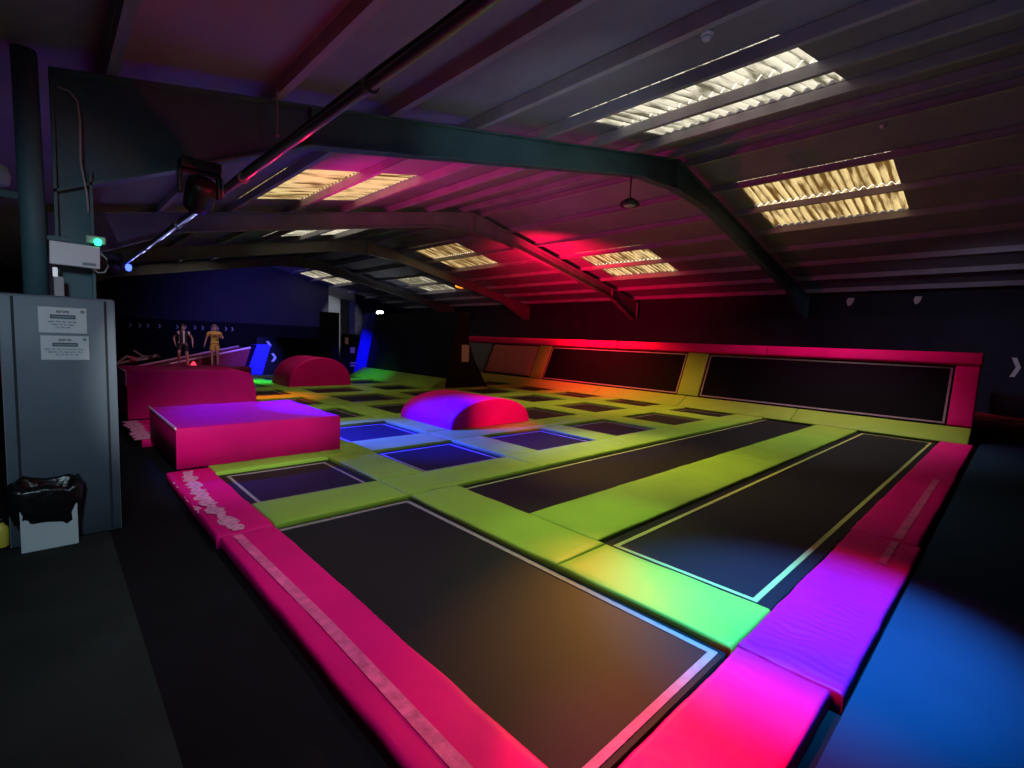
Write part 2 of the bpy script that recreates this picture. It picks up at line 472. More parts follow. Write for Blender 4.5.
CX = [(1.33, 2.62), (3.22, 4.60), (5.22, 6.66), (7.25, 8.67), (9.32, 10.75), (11.42, 12.42)]
RY = [(4.82, 6.13), (6.83, 8.22), (8.87, 10.28), (10.9, 12.28), (12.9, 14.25), (14.92, 16.28), (16.94, 18.3)]
trampoline(1.33, 2.62, .96, 4.17, 'large black trampoline nearest the viewer with orange sheen', 'long jump lanes', .042, .03, 'RNF')
trampoline(3.22, 12.42, .96, 2.27, 'long black trampoline lane lit blue along the right-hand pink pad', 'long jump lanes', .038, .09, 'LRNF', 'limeline')
trampoline(3.22, 12.42, 3.06, 4.18, 'long narrow dark trampoline lane between two lime pads, second lane from the right', 'long jump lanes', .028, .07, 'F', 'limeline')
skip = {(0, 1), (0, 3), (2, 1), (2, 5), (4, 4), (4, 5), (4, 6), (3, 6)}
coln = ['beside the left edge', 'second column from left', 'third column from left', 'fourth column from left', 'fifth column from left', 'column beside the angled wall']
for c, (x0, x1) in enumerate(CX):
    for r, (y0, y1) in enumerate(RY):
        if (c, r) in skip: continue
        if c == 3: x1 = 8.67 if r < 4 else 8.60
        trampoline(x0, x1, y0, y1, 'small square trampoline, %s row beyond the narrow lane, %s' % (ORD[r], coln[c]), 'small square trampolines', .03, .085)

# ------------------------------------------------------------------ lime pads between beds
def pad(name, x0, x1, y0, y1, label, m, cat='padding', group=None, z1=0.0, amp=.004, r=.016, step=.16, seed=None, wob=0.0, rip=0.0):
    bm = nb(); cx, cy = (x0+x1)/2, (y0+y1)/2
    s = random.random()*6 if seed is None else seed
    cushion(bm, x0-cx, x1-cx, y0-cy, y1-cy, 0.0, z1-FZ, r, amp, step, s, None, wob, rip)
    o = link(name, bm, m, None, True); o.location = (cx, cy, FZ)
    return tag(o, label, cat, group)
G = 'lime pads between the trampolines'
e = .003
pad('lime_pad', 2.62+e, 3.22-e, .94, 2.18, 'bright lime pad between the big near trampoline and the blue lane, its end glowing turquoise', M['lime'], group=G, amp=.006, step=.08)
pad('lime_pad', 2.62+e, 3.22-e, 2.19, 4.17, 'lime pad along the far side of the big near trampoline, touching the narrow lane end', M['lime'], group=G, amp=.006, step=.08)
pad('lime_pad', 3.22+e, 7.4, 2.27+e, 3.06-e, 'wide lime pad between the two long lanes, near half', M['lime'], group=G, amp=.006, step=.1)
pad('lime_pad', 7.41, 12.42-e, 2.27+e, 3.06-e, 'wide lime pad between the two long lanes, far half', M['lime'], group=G, amp=.006, step=.12)
GY = [(4.18, 4.82), (6.13, 6.83), (8.22, 8.87), (10.28, 10.9), (12.28, 12.9), (14.25, 14.92), (16.28, 16.94), (18.3, 18.95)]
SX = [1.33, 2.62, 4.60, 6.66, 8.67, 10.75, 12.42]
segn = ['at the left edge', 'second from left', 'third from left', 'fourth from left', 'fifth from left', 'by the angled wall']
for j, (y0, y1) in enumerate(GY):
    for k in range(6):
        x0, x1 = SX[k], SX[k+1]
        if j >= 5 and k == 4: continue
        if j >= 5 and k == 3: x1 = 8.62
        if j >= 5 and k == 5: x0 = 11.08
        if j == 4 and k == 5: x0 = 11.08
        if j == 4 and k == 3: x1 = 8.62
        if j == 4 and k == 4: y1b = 12.68
        else: y1b = y1
        pad('lime_pad', x0+e, x1-e, y0+e, y1b-e, 'lime cross pad %s, %s' % ('in front of the first small row' if j == 0 else 'behind the %s small row' % ORD[j-1], segn[k]), M['lime'], group=G, step=.2 if j else .12)
for r, (y0, y1) in enumerate(RY):
    for c in range(5):
        x0, x1 = CX[c][1], CX[c+1][0]
        if r >= 4 and c in (3, 4): continue
        pad('lime_pad', x0+e, x1-e, y0, y1, 'short lime pad in the %s small row, %s gap from the left pink edge' % (ORD[r], ORD[c]), M['lime'], group=G, step=.2)

# ------------------------------------------------------------------ pink edge pads
GP = 'pink edge pads'
def pink(x0, x1, y0, y1, label, **k): return pad('pink_edge_pad', x0, x1, y0, y1, label, M['pink'], group=GP, **k)
def tape(parent, pts, w, z=.004, ragged=0.0):
    """worn tape strip lying on its pad"""
    bm = nb(); pr = parent.location; L = []
    n = 40
    for i in range(n+1):
        t = i/n*(len(pts)-1); k = min(int(t), len(pts)-2); f = t-k
        p = Vector(pts[k]).lerp(Vector(pts[k+1]), f)
        d = (Vector(pts[k+1])-Vector(pts[k])).normalized(); s = Vector((-d.y, d.x, 0))
        wa = w/2+ragged*random.uniform(-1, 1); wb2 = w/2+ragged*random.uniform(-1, 1)
        L.append((bm.verts.new(p+s*wa-pr+Vector((0, 0, z))), bm.verts.new(p-s*wb2-pr+Vector((0, 0, z)))))
    for i in range(n): bm.faces.new((L[i][0], L[i+1][0], L[i+1][1], L[i][1]))
    r = bmesh.ops.extrude_face_region(bm, geom=list(bm.faces))
    bmesh.ops.translate(bm, vec=(0, 0, .003), verts=[v for v in r['geom'] if isinstance(v, bmesh.types.BMVert)])
    o = link('worn_tape', bm, M['shred' if ragged > .015 else 'pinktape'], parent); o['label'] = 'pale scuffed tape strip'
    return o
# left edge
p = pink(.925, 1.327, .945, 4.15, 'pink edge pad along the left side of the big near trampoline', amp=.006, step=.035, r=.02, wob=.006, rip=.004)
tape(p, [(1.07, 1.0, 0), (1.07, 2.5, 0), (1.03, 4.1, 0)], .065)
p = pink(.905, 1.327, 4.17, 6.40, 'pink edge pad with shredded tape, just in front of the pink block', amp=.008, step=.07, r=.02, wob=.008)
tape(p, [(1.06, 4.2, 0), (1.02, 5.2, 0), (1.08, 6.3, 0)], .10, ragged=.03)
tape(p, [(.965, 4.2, -.012), (.95, 5.2, -.012), (.955, 6.35, -.012)], .07, ragged=.02)
p = pink(.93, 1.327, 8.42, 10.30, 'pink edge pad with torn pale tape between the two pink blocks', amp=.008, step=.1, r=.02)
tape(p, [(.985, 8.45, .002), (.965, 9.2, .002), (.985, 10.2, .002)], .20, ragged=.04)
pink(.945, 1.327, 12.25, 18.3, 'pink edge pad on the far left beyond the second pink block', step=.3, r=.02)
# right edge
p = pink(.945, 2.66, .485, .925, 'red-lit pink edge pad at the bottom right of the picture', amp=.008, step=.016, r=.016, wob=.004, rip=.003)
p = pink(2.67, 5.3, .44, .935, 'purple-lit creased pink edge pad beside the near end of the blue lane', amp=.009, step=.016, r=.016, wob=.006, rip=.004)
tape(p, [(4.6, .60, 0), (5.25, .61, 0)], .05)
p = pink(5.31, 8.8, .47, .955, 'pink edge pad along the middle of the blue lane with a taped seam', amp=.006, step=.05, r=.02, wob=.008, rip=.005)
tape(p, [(5.35, .61, 0), (8.4, .63, 0)], .065)
pink(8.81, 12.42, .48, .955, 'dark pink edge pad at the far end of the right side, by the wall corner', amp=.006, step=.12, r=.02, wob=.006)
# ------------------------------------------------------------------ angled trampoline wall on the far side
WB = Vector((12.98, 0, .27)); WD = Vector((.53, 0, 1.20)); WL = WD.length
WDn = WD.normalized(); WN = Vector((-WDn.z, 0, WDn.x))
def wall_mtx(y):  # local x -> -Y? keep local x along +Y, local y up the slope, local z = normal
    return Matrix(((0, WDn.x, WN.x, WB.x), (1, 0, 0, y), (0, WDn.z, WN.z, WB.z), (0, 0, 0, 1)))
def wall_thing_mesh(name, bm, m, y, parent=None, smooth=False):
    o = link(name, bm, m, parent, smooth)
    if parent is None: o.matrix_world = wall_mtx(y)
    return o
def angled(y0, y1, label):
    t = thing('angled_trampoline', label, 'trampoline', group='trampolines on the angled wall')
    t.matrix_world = wall_mtx(y0)
    w = y1-y0
    bm = nb(); box(bm, 0, w, 0, WL, -.09, -.045); link('jump_bed', bm, M['matwall'], t)
    bm = nb(); ring_rect(bm, .035, w-.035, .035, WL-.035, .035, -.045); link('stitched_line', bm, M['line'], t)
    bm = nb()
    for a in ((0, .05, 0, WL), (w-.05, w, 0, WL), (.05, w-.05, 0, .05), (.05, w-.05, WL-.05, WL)): box(bm, *a, -.16, -.092)
    link('steel_frame', bm, M['steel'], t)
angled(.93, 6.10, 'wide black angled trampoline on the right half of the sloping wall')
angled(6.72, 12.02, 'wide black angled trampoline in the middle of the sloping wall')
def wpad(y0, y1, s0, s1, label, m, name='post_pad', z1=0.0, cat='padding', group='pads on the angled wall'):
    bm = nb(); cushion(bm, .004, y1-y0-.004, s0, s1, -.12, z1, .025, .004, .14, random.random()*6)
    o = wall_thing_mesh(name, bm, m, y0, None, True); return tag(o, label, cat, group)
wpad(6.10, 6.72, 0, WL, 'orange-lit lime post pad between the two wide angled trampolines', M['lime'])
wpad(12.02, 12.62, 0, WL, 'yellow-lit lime post pad between the middle angled trampoline and the salmon panel', M['lime'])
wpad(.55, .93, 0, WL, 'pink post pad closing the right end of the angled wall', M['pink'])
# salmon panel with dark edging
t = thing('angled_crash_pad', 'small salmon red angled panel at the far left end of the sloping wall', 'padding'); t.matrix_world = wall_mtx(12.62)
bm = nb(); cushion(bm, .06, 2.60, .06, WL-.04, -.09, -.02, .02, .003, .2, 2); link('vinyl_face', bm, M['salmon'], t, True)
bm = nb(); box(bm, 0, 2.66, 0, WL, -.14, -.092); ring_rect(bm, 0, 2.66, 0, WL, .05, -.09, .05); link('dark_edging', bm, M['blackpad'], t)
wpad(15.30, 18.6, 0, WL, 'grey-green pad for the shaded part of the sloping wall behind the black A-frame', M['greypad'])  # shade beside the A-frame put into the grey pad colour
# pink top rail, in pieces
for k, (a, b) in enumerate(((.53, 4.6), (4.61, 9.2), (9.21, 13.9), (13.91, 18.6))):
    bm = nb(); L = b-a
    cushion(bm, 0.003, L-.003, WL+.004, WL+.27, -.14, .05, .03, .003, .2, k)
    o = wall_thing_mesh('pink_top_rail', bm, M['pink'], a, None, True)
    tag(o, ['pink padded rail on top of the angled wall, right end piece', 'pink padded rail on top of the angled wall, second piece from the right',
            'glowing red padded rail above the middle angled trampoline', 'red padded rail at the far left end of the angled wall'][k], 'padding', 'pads on the angled wall')
# foot pads : sloping lime strip from the floor pads up to the wall
FB = Vector((12.43, 0, .0)); FD = Vector((.53, 0, .26)); FLn = FD.length; FDn = FD.normalized(); FN = Vector((-FDn.z, 0, FDn.x))
def foot_mtx(y): return Matrix(((0, FDn.x, FN.x, FB.x), (1, 0, 0, y), (0, FDn.z, FN.z, FB.z), (0, 0, 0, 1)))
ys = [.55, 3.6, 6.4, 9.3, 12.3, 15.4, 18.6]
for k in range(6):
    bm = nb(); cushion(bm, .004, ys[k+1]-ys[k]-.004, .01, FLn, -.07, 0.0, .025, .004, .2, k+.5)
    o = link('sloping_foot_pad', bm, M['lime'], None, True); o.matrix_world = foot_mtx(ys[k])
    tag(o, 'sloping lime pad at the foot of the angled wall, %s from the right corner' % ORD[k], 'padding', 'sloping pads at the wall foot')
# dark carcass behind the sloping wall
bm = nb(); prism(bm, [(12.78, FZ), (14.3, FZ), (14.3, 1.55), (13.78, 1.55), (13.15, .16), (12.78, .02)], 'Y', .60, 18.6)
o = link('sloping_wall_carcass', bm, M['blackpad']); tag(o, 'black carcass carrying the sloping trampoline wall', 'frame')

# ------------------------------------------------------------------ black A-frame in the middle distance
t = thing('black_baffle', 'tall black padded A-frame baffle standing on the far trampolines', 'padding', (10.1, 12.72, FZ))
def at0(bm): bmesh.ops.transform(bm, matrix=Matrix.Translation(-Vector((10.1, 12.72, FZ))), verts=bm.verts); return bm
bm = nb(); prism(bm, [(9.24, FZ), (11.06, FZ), (10.42, .9), (10.17, 1.5), (10.11, 2.44), (9.74, 2.44)], 'Y', 12.72, 18.25)
link('body', at0(bm), M['blackpad'], t)
bm = nb(); prism(bm, [(9.74, 2.44), (10.13, 2.44), (10.13, 2.47), (9.72, 2.47)], 'Y', 12.70, 18.28); link('top_edge', at0(bm), M['greywall'] if False else M['seam'], t)
bm = nb(); prism(bm, [(8.93, FZ), (9.9, FZ), (10.06, 2.47), (9.42, 2.47)], 'Y', 18.26, 18.6); link('blue_lit_end_post', at0(bm), M['bluelit'], t)
bm = nb(); box(bm, 9.86, 10.16, 12.70, 12.716, .84, 1.40, .004)
o = link('paper_notice', bm, M['paper']); tag(o, 'pale notice sheet on the end of the black A-frame baffle', 'sign')
# lime wedge pads at its foot
for k, (a, b) in enumerate(((12.72, 15.4), (15.41, 18.24))):
    bm = nb(); prism(bm, [(8.63, FZ), (9.23, FZ), (9.285, .30), (9.20, .30), (8.68, .02), (8.63, -.02)], 'Y', a, b)
    o = link('sloping_foot_pad', bm, M['lime']); tag(o, ['sloping lime pad at the foot of the black A-frame, near piece', 'green-lit sloping pad at the foot of the black A-frame, far piece'][k], 'padding', 'sloping pads at the A-frame foot')

# ------------------------------------------------------------------ pink blocks and domes
t = thing('pink_block', 'low pink block with purple-lit top at the left edge of the trampolines', 'block', (1.98, 7.42, 0))
bm = nb(); cushion(bm, -.96, .94, -.97, .97, .003, .47, .02, .008, .12, 1.0); link('vinyl_cover', bm, M['pink'], t, True)
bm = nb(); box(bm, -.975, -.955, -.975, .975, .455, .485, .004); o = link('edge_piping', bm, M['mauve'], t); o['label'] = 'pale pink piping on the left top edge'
t = thing('pink_block', 'taller dark pink block with rounded right end behind the purple-topped block', 'block', (1.0, 10.4, 0))
bm = nb()
prof = [(-.03, .003), (1.99, .003), (1.97, .45), (1.93, .68), (1.86, .77), (1.76, .80), (1.6, .81), (.05, .82), (-.03, .78)]
prism(bm, prof, 'Y', 0, 1.75)
es = [ed for ed in bm.edges if abs(ed.verts[0].co.y-ed.verts[1].co.y) < 1e-5 and min(ed.verts[0].co.z, ed.verts[1].co.z) > .1]
bmesh.ops.bevel(bm, geom=es, offset=.03, segments=2, affect='EDGES')
link('vinyl_cover', bm, M['pink'], t)
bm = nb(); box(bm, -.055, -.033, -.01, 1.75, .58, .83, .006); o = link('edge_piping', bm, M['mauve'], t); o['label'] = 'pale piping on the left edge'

def dome(x0, x1, y0, y1, h, label):
    cx, cy = (x0+x1)/2, (y0+y1)/2; t = thing('pink_dome', label, 'block', (cx, cy, 0), group='pink half-round domes')
    n = 28; hw = (x1-x0)/2; L = (y1-y0)/2
    bm = nb()
    arc = [(-hw*math.cos(math.pi*i/n), .003+h*math.sin(math.pi*i/n)**.85) for i in range(n+1)]
    def ring(y, s): return [bm.verts.new((a*s, y, .003+(b-.003)*s)) for a, b in arc]
    rs = [ring(-L, .965), ring(-L+.012, .99), ring(-L+.035, 1.0)]+[ring(-L+.035+(2*L-.07)*k/6, 1.0) for k in range(1, 6)]+[ring(L-.035, 1), ring(L-.012, .99), ring(L, .965)]
    for a, b in zip(rs[:-1], rs[1:]):
        for i in range(n): bm.faces.new((a[i], a[i+1], b[i+1], b[i]))
    link('curved_cover', bm, M['pink'], t, True)
    for y, nm in ((-L, 'front'), (L, 'back')):
        bm = nb(); v = [bm.verts.new((a*.965, y-.001 if nm == 'front' else y+.001, .003+(b-.003)*.965)) for a, b in arc]; bm.faces.new(v)
        r = bmesh.ops.extrude_face_region(bm, geom=list(bm.faces))
        bmesh.ops.translate(bm, vec=(0, .012 if nm == 'front' else -.012, 0), verts=[q for q in r['geom'] if isinstance(q, bmesh.types.BMVert)])
        link('end_panel', bm, M['pink'], t)
dome(5.06, 7.02, 6.76, 8.46, .50, 'pink half-round dome in the middle of the floor, lit violet and red')
dome(5.06, 6.96, 14.6, 16.1, .86, 'pink half-round dome farther back at the left, beside the dark curtain')

# ------------------------------------------------------------------ ramp, platform and posts in the far left corner
bm = nb(); cushion(bm, -1.4, 1.75, -.68, .68, 0, .38, .03, .005, .3, 4)
o = link('maroon_platform', bm, M['maroon'], None, True); o.location = (3.55, 19.75, FZ); tag(o, 'low maroon padded platform in the far left corner where two people stand', 'platform')
t = thing('sloping_ramp', 'maroon sloping ramp with purple-lit edges behind the two people', 'ramp', (2.4, 20.9, FZ))
bm = nb(); prism(bm, [(0, 0), (2.98, 0), (3.28, 1.0), (0, .22)], 'Y', -.42, 1.2); link('padded_body', bm, M['maroon'], t)
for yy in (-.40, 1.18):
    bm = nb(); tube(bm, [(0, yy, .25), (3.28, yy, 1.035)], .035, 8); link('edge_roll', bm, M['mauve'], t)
bm = nb(); prism(bm, [(5.50, FZ), (6.08, FZ), (6.40, 1.05), (5.90, 1.05)], 'Y', 20.45, 21.15)
o = link('leaning_post_pad', bm, M['bluelit']); tag(o, 'blue-lit leaning post pad at the right end of the maroon ramp', 'padding')
# dark partitions near the far doorway
bm = nb(); box(bm, 8.05, 8.80, 19.6, 19.8, FZ, 2.46, .02)
o = link('black_partition', bm, M['blackpad']); tag(o, 'narrow black partition panel left of the A-frame, beside the far doorway', 'partition')
bm = nb(); box(bm, 9.95, 10.12, 20.98, 21.0, 1.18, 1.46, .003); box(bm, 9.9, 10.2, 20.99, 21.1, FZ, 2.3, .01, 1)
bm.free()
t = thing('notice_stand', 'black stand with small blue-lit notices beside the A-frame end', 'stand', (9.95, 21.0, FZ))
bm = nb(); box(bm, -.35, .35, 0, .12, 0, 1.7, .01); link('board', bm, M['blackpad'], t)
for (x, z, w, h) in ((-.18, 1.40, .16, .30), (.10, .98, .22, .26), (.18, .40, .34, .06), (.18, .28, .34, .06)):
    bm = nb(); box(bm, x-w/2, x+w/2, -.008, 0, z-h/2, z+h/2); link('notice', bm, M['paper'], t)
for k, (x, z) in enumerate(((6.55, 1.02), (6.75, .52))):
    bm = nb(); chevron(bm, 'Y', 0, 0, .22, .34, 0); o = link('chevron_sign', bm, M['paper']); o.location = (x, 21.2, z+.0)
    o.rotation_euler = (0, 0, 0); tag(o, ['upper white chevron beside the blue-lit leaning post', 'lower white chevron beside the blue-lit leaning post'][k], 'sign')
bm = nb(); box(bm, 6.1, 9.2, 21.215, 21.35, FZ, 1.35, .02)
o = link('black_barrier', bm, M['blackpad']); tag(o, 'low black barrier behind the far pink dome', 'partition')

# pink block glimpsed left of the column
bm = nb(); cushion(bm, -.45, .03, -.9, .9, 0, .9, .04, .004, .3, 2)
o = link('pink_block', bm, M['pink'], None, True); o.location = (-.42, 19.0, FZ); tag(o, 'sliver of a pink block at the left picture edge behind the grey column', 'block')

# dark red seat at right
t = thing('curved_seat', 'dark red curved padded seat in the corner right of the angled wall', 'seat', (16.2, -.35, -.05))
def arcpad(r0, r1, z0, z1, a0, a1, n=24):
    bm = nb(); rings = []
    for i in range(n+1):
        a = a0+(a1-a0)*i/n
        d = Vector((math.cos(a), math.sin(a), 0))
        rr = .06
        pr = [(r0, z0), (r0, z1-rr), (r0+.3*rr, z1-.3*rr), (r0+rr, z1), (r1-rr, z1), (r1-.3*rr, z1-.3*rr), (r1, z1-rr), (r1, z0)]
        rings.append([bm.verts.new((d.x*r, d.y*r, z)) for r, z in pr])
    for i in range(n):
        for k in range(8): bm.faces.new((rings[i][k], rings[i+1][k], rings[i+1][(k+1) % 8], rings[i][(k+1) % 8]))
    bm.faces.new(rings[0]); bm.faces.new(rings[-1]); return bm
link('seat_base', arcpad(.8, 1.75, 0, .40, R(100), R(300)), M['redsofa'], t, True)
link('backrest', arcpad(.62, .80, .0, .92, R(100), R(300)), M['blackpad'], t, True)

# ------------------------------------------------------------------ left column cluster
t = thing('column_pad', 'tall slate grey padded box wrapped round the left steel column', 'padding', (.085, 5.14, FZ))
bm = nb(); cushion(bm, -.325, .325, -.06, .48, 0.008, 1.90, .02, .003, .15, 1); link('padded_cover', bm, M['greypad'], t, True)
bm = nb()
for x in (-.255, .265): box(bm, x-.008, x+.008, -.0625, -.055, .02, 1.88)
link('seam', bm, M['seam'], t)
def text_sign(loc, w, h, label, rows, seed):
    rnd = random.Random(seed)
    t = thing('notice_sign', label, 'sign', loc, group='white notices on the grey padding')
    bm = nb(); box(bm, -w/2, w/2, 0, .006, -h/2, h/2, .004); link('board', bm, M['sign'], t)
    bm = nb()
    def word(x0, x1, z, ht):
        x = x0
        while x < x1-.002:
            ww = min(rnd.uniform(.5, .9)*ht, x1-x)
            kind = rnd.random(); th = ht*.28
            box(bm, x, x+ww*.3, -.002, .001, z-ht/2, z+ht/2)
            if kind < .6: box(bm, x, x+ww*.85, -.002, .001, z+ht/2-th, z+ht/2)
            if kind > .3: box(bm, x, x+ww*.85, -.002, .001, z-ht/2, z-ht/2+th)
            if .2 < kind < .9: box(bm, x+ww*.6, x+ww*.85, -.002, .001, z-ht/2, z+ht/2)
            x += ww*1.12
    word(-w*.13, w*.13, h*.33, h*.085)
    for a, b, z in rows:
        x = a*w
        while x < b*w:
            l = rnd.uniform(.05, .14)*w; word(x, min(x+l, b*w), z*h, h*.045); x += l+.008
    link('printed_text', bm, M['ink'], t)
    bm = nb(); ring_rect(bm, -w*.26, w*.26, -h*.075, h*.075, h*.035, 0, .002, Matrix.Translation((0, 0, h*.135)) @ Matrix.Rotation(R(90), 4, 'X'))
    link('banner_outline', bm, M['ink'], t)
    bm = nb(); box(bm, -w*.235, w*.235, -.001, .001, h*.09, h*.18); link('banner', bm, M['inklight'], t)
    bm = nb(); lathe(bm, [(h*.07, 0), (h*.07, .002)], 16, (0, 0, 0), Matrix.Translation((w*.41, 0, h*.36)) @ Matrix.Rotation(R(90), 4, 'X'))
    link('corner_emblem', bm, M['inklight'], t)
    return t
text_sign((.10, 5.072, 1.618), .275, .195, 'upper white notice sign with dark print on the slate grey column pad', [(-.30, .30, -.06), (-.25, .24, -.17), (-.16, .15, -.28)], 3)
text_sign((.107, 5.072, 1.408), .275, .185, 'lower white notice sign with longer lines of print on the slate grey column pad', [(-.42, .42, -.06), (-.36, .38, -.17), (-.20, .26, -.28)], 9)

bm = nb(); tube(bm, [(-.04, 5.33, 1.81), (-.04, 5.33, 2.4), (-.05, 5.33, 3.61)], .075, 18)
o = link('downpipe', bm, M['frame'], None, True); tag(o, 'grey-green downpipe left of the steel column above the padding', 'pipe')
t = thing('emergency_light', 'white emergency light box fixed to the left column beside a green light', 'light', (.185, 5.10, 2.12))
bm = nb(); box(bm, -.145, .145, -.03, .02, -.085, .085, .006, 0, Matrix.Rotation(R(1.5), 4, 'Y')); link('casing', bm, M['white'], t)
bm = nb(); box(bm, .04, .12, -.034, -.029, -.07, -.05); link('printed_strip', bm, M['inklight'], t)
bm = nb(); box(bm, -.155, -.03, -.03, .04, .09, .125, .006); link('mounting_plate', bm, M['frame'], t)
bm = nb(); tube(bm, [(.10+.0, .0, -.085), (.13, .0, -.115), (.17, .0, -.11), (.195, .0, -.06), (.185, .0, 0.0), (.14, .01, .05)], .006, 6); link('flex', bm, M['cable'], t, True)
t = thing('status_lamp', 'small lamp glowing green at the top right of the white emergency box', 'light', (.31, 5.085, 2.25))
bm = nb(); box(bm, -.06, .06, 0, .06, -.02, .035, .008); link('housing', bm, M['cable'], t)
bm = nb(); lathe(bm, [(.004, -.026), (.018, -.02), (.022, 0), (.018, .02), (.004, .026)], 12, (.01, -.005, -.012)); link('green_lens', bm, M['green_led'], t, True)
t = thing('conduit_clip', 'small bright fitting on conduit below the white emergency box', 'fitting', (.07, 5.10, 1.93))
bm = nb(); box(bm, -.016, .012, 0, .03, .015, .085, .004); link('white_clip', bm, M['clip_glow'], t)
bm = nb(); box(bm, -.012, .045, .005, .04, -.14, .02, .006); link('conduit', bm, M['cable'], t)
bm = nb(); tube(bm, [(.12, 5.20, 3.37), (.19, 5.20, 3.36), (.235, 5.20, 3.30), (.245, 5.2, 3.15), (.24, 5.2, 2.85), (.27, 5.2, 2.62), (.275, 5.2, 2.48)], .008, 6)
o = link('cable', bm, M['cable'], None, True); tag(o, 'pale cable curving down the dark left column', 'cable')
bm = nb(); lathe(bm, [(.05, 0), (.10, .03), (.11, .1), (.09, .17), (.03, .2)], 16); o = link('wall_fitting', bm, M['cable'], None, True); o.location = (-.27, 5.8, 2.66)
tag(o, 'pale rounded fitting at the left picture edge beside the steel column', 'fitting')
bm = nb(); box(bm, -.36, .0, 5.84, 5.87, 2.60, 2.66, .005); o.parent = None
o2 = link('bracket', bm, M['frame'], o); o2.matrix_parent_inverse = Matrix.Translation((-(-.27), -5.8, -2.66))

# bin
t = thing('waste_bin', 'white box bin lined with a glossy black bag in front of the grey column pad', 'bin', (-.03, 4.985, FZ))
bm = nb(); box(bm, -.15, .165, -.085, .08, .008, .33, .008); link('box', bm, M['card'], t)
bm = nb(); n = 28
prof = [(1.0, .22), (1.10, .235), (1.13, .30), (1.20, .38), (1.22, .46), (1.12, .505), (.98, .49), (.80, .40), (.3, .36)]
rings = []
for s, z in prof:
    ring = []
    for k in range(n):
        a = 2*math.pi*k/n; c, si = math.cos(a), math.sin(a)
        ex = math.copysign(abs(c)**.55, c)*.162*s; ey = math.copysign(abs(si)**.55, si)*.084*s
        w = .006*math.sin(5*a+z*20)+.005*math.sin(9*a+z*33)
        ring.append(bm.verts.new((ex+.006+w-(.03 if c < 0 else 0)*(s-1)*5, ey+w, z+.012*math.sin(3*a+1.3)+.012*math.sin(7*a)+(.02*si))))
    rings.append(ring)
for a, b in zip(rings[:-1], rings[1:]):
    for k in range(n): bm.faces.new((a[k], a[(k+1) % n], b[(k+1) % n], b[k]))
bm.faces.new(rings[-1])
link('black_liner', bm, M['bag'], t, True)
t = thing('spray_bottle', 'yellow bottle at the left picture edge beside the white bin', 'bottle', (-.285, 5.15, FZ+.008))
bm = nb(); lathe(bm, [(.035, 0), (.04, .01), (.04, .13), (.034, .155), (.015, .175), (.013, .19)], 16); link('bottle_body', bm, M['yellow'], t, True)
bm = nb(); lathe(bm, [(.016, .188), (.016, .215), (.012, .22)], 12); link('cap', bm, M['black'], t, True)

# ------------------------------------------------------------------ lighting bar and hung fixtures
BX, BZL = 1.175, 2.80
t = thing('lighting_bar', 'long polished lighting bar hung diagonally across the top left', 'bar', (BX, 0, BZL))
bm = nb(); tube(bm, [(0, -4.5, 0), (0, 5, 0), (0, 12.7, 0)], .026, 16); link('tube', bm, M['chrome'], t, True)
bm = nb(); tube(bm, [(.0, y, .034+.012*abs(math.sin(y*1.9))) for y in [i*.25-2 for i in range(45)]], .016, 6); link('power_cable', bm, M['black'], t, True)
for y in (.9, 2.3, 4.4, 7.0, 9.5):
    bm = nb(); lathe(bm, [(.033, -.02), (.042, -.02), (.042, .02), (.033, .02)], 16, (0, 0, 0), Matrix.Translation((0, y, 0)) @ Matrix.Rotation(R(90), 4, 'X')); link('clamp', bm, M['rod'], t)
for k, (y, zt) in enumerate(((5.1, 3.89), (11.85, 3.89))):
    bm = nb(); tube(bm, [(1.66, y, zt-.03), (1.66, y, 3.46)], .009, 8); lathe(bm, [(.02, -.012), (.024, 0), (.02, .012)], 10, (1.66, y, 3.46))
    o = link('hanging_rod', bm, M['rod']); tag(o, ['thin hanging rod on the nearest rafter above the lighting bar', 'thin hanging rod on the second rafter above the lighting bar'][k], 'rod', 'hanging rods')

def fixture(loc, rz, tilt, label, led, sc=1.0, group='stage lights on the bar'):
    t = thing('moving_head_light', label, 'light', loc, rz, group); t.scale = (sc, sc, sc)
    bm = nb(); box(bm, -.17, .17, -.12, .12, -.10, 0.0, .015); link('base', bm, M['black'], t)
    bm = nb(); box(bm, .172, .19, -.04, .04, -.26, -.03, .004); box(bm, .185, .20, -.05, .05, -.30, -.14, .004); link('hook_clamp', bm, M['rod'], t)
    y = nb()
    for s in (-1, 1): box(y, s*.165-.02, s*.165+.02, -.05, .05, -.33, -.11, .012)
    box(y, -.165, .165, -.05, .05, -.13, -.10, .006); link('yoke', y, M['black'], t)
    mt = Matrix.Translation((0, 0, -.30)) @ Matrix.Rotation(tilt, 4, 'X')
    bm = nb(); lathe(bm, [(.07, .16), (.12, .13), (.135, .03), (.13, -.08), (.125, -.16), (.11, -.165)], 24, (0, 0, 0), mt); h = link('head', bm, M['black'], t, True)
    bm = nb(); lathe(bm, [(.104, -.168), (.09, -.175), (.03, -.182)], 24, (0, 0, 0), mt); link('lens', bm, M[led], h, True)
    return t
fixture((.985, 4.93, 2.99), 0, R(50), 'large dark moving-head stage light hung from the bar near the first rafter', 'glassdark', .85)
fixture((.985, 12.3, 2.97), 0, R(-60), 'dark moving-head stage light at the far end of the bar beside the blue lamp', 'glassdark', .85)
bm = nb(); lathe(bm, [(.005, -.075), (.04, -.06), (.055, 0), (.04, .05), (.01, .06)], 14); o = link('blue_lamp', bm, M['blue_led'], None, True); o.location = (1.20, 12.05, 2.715)
tag(o, 'small lamp shining bright blue at the far end of the polished bar', 'light')

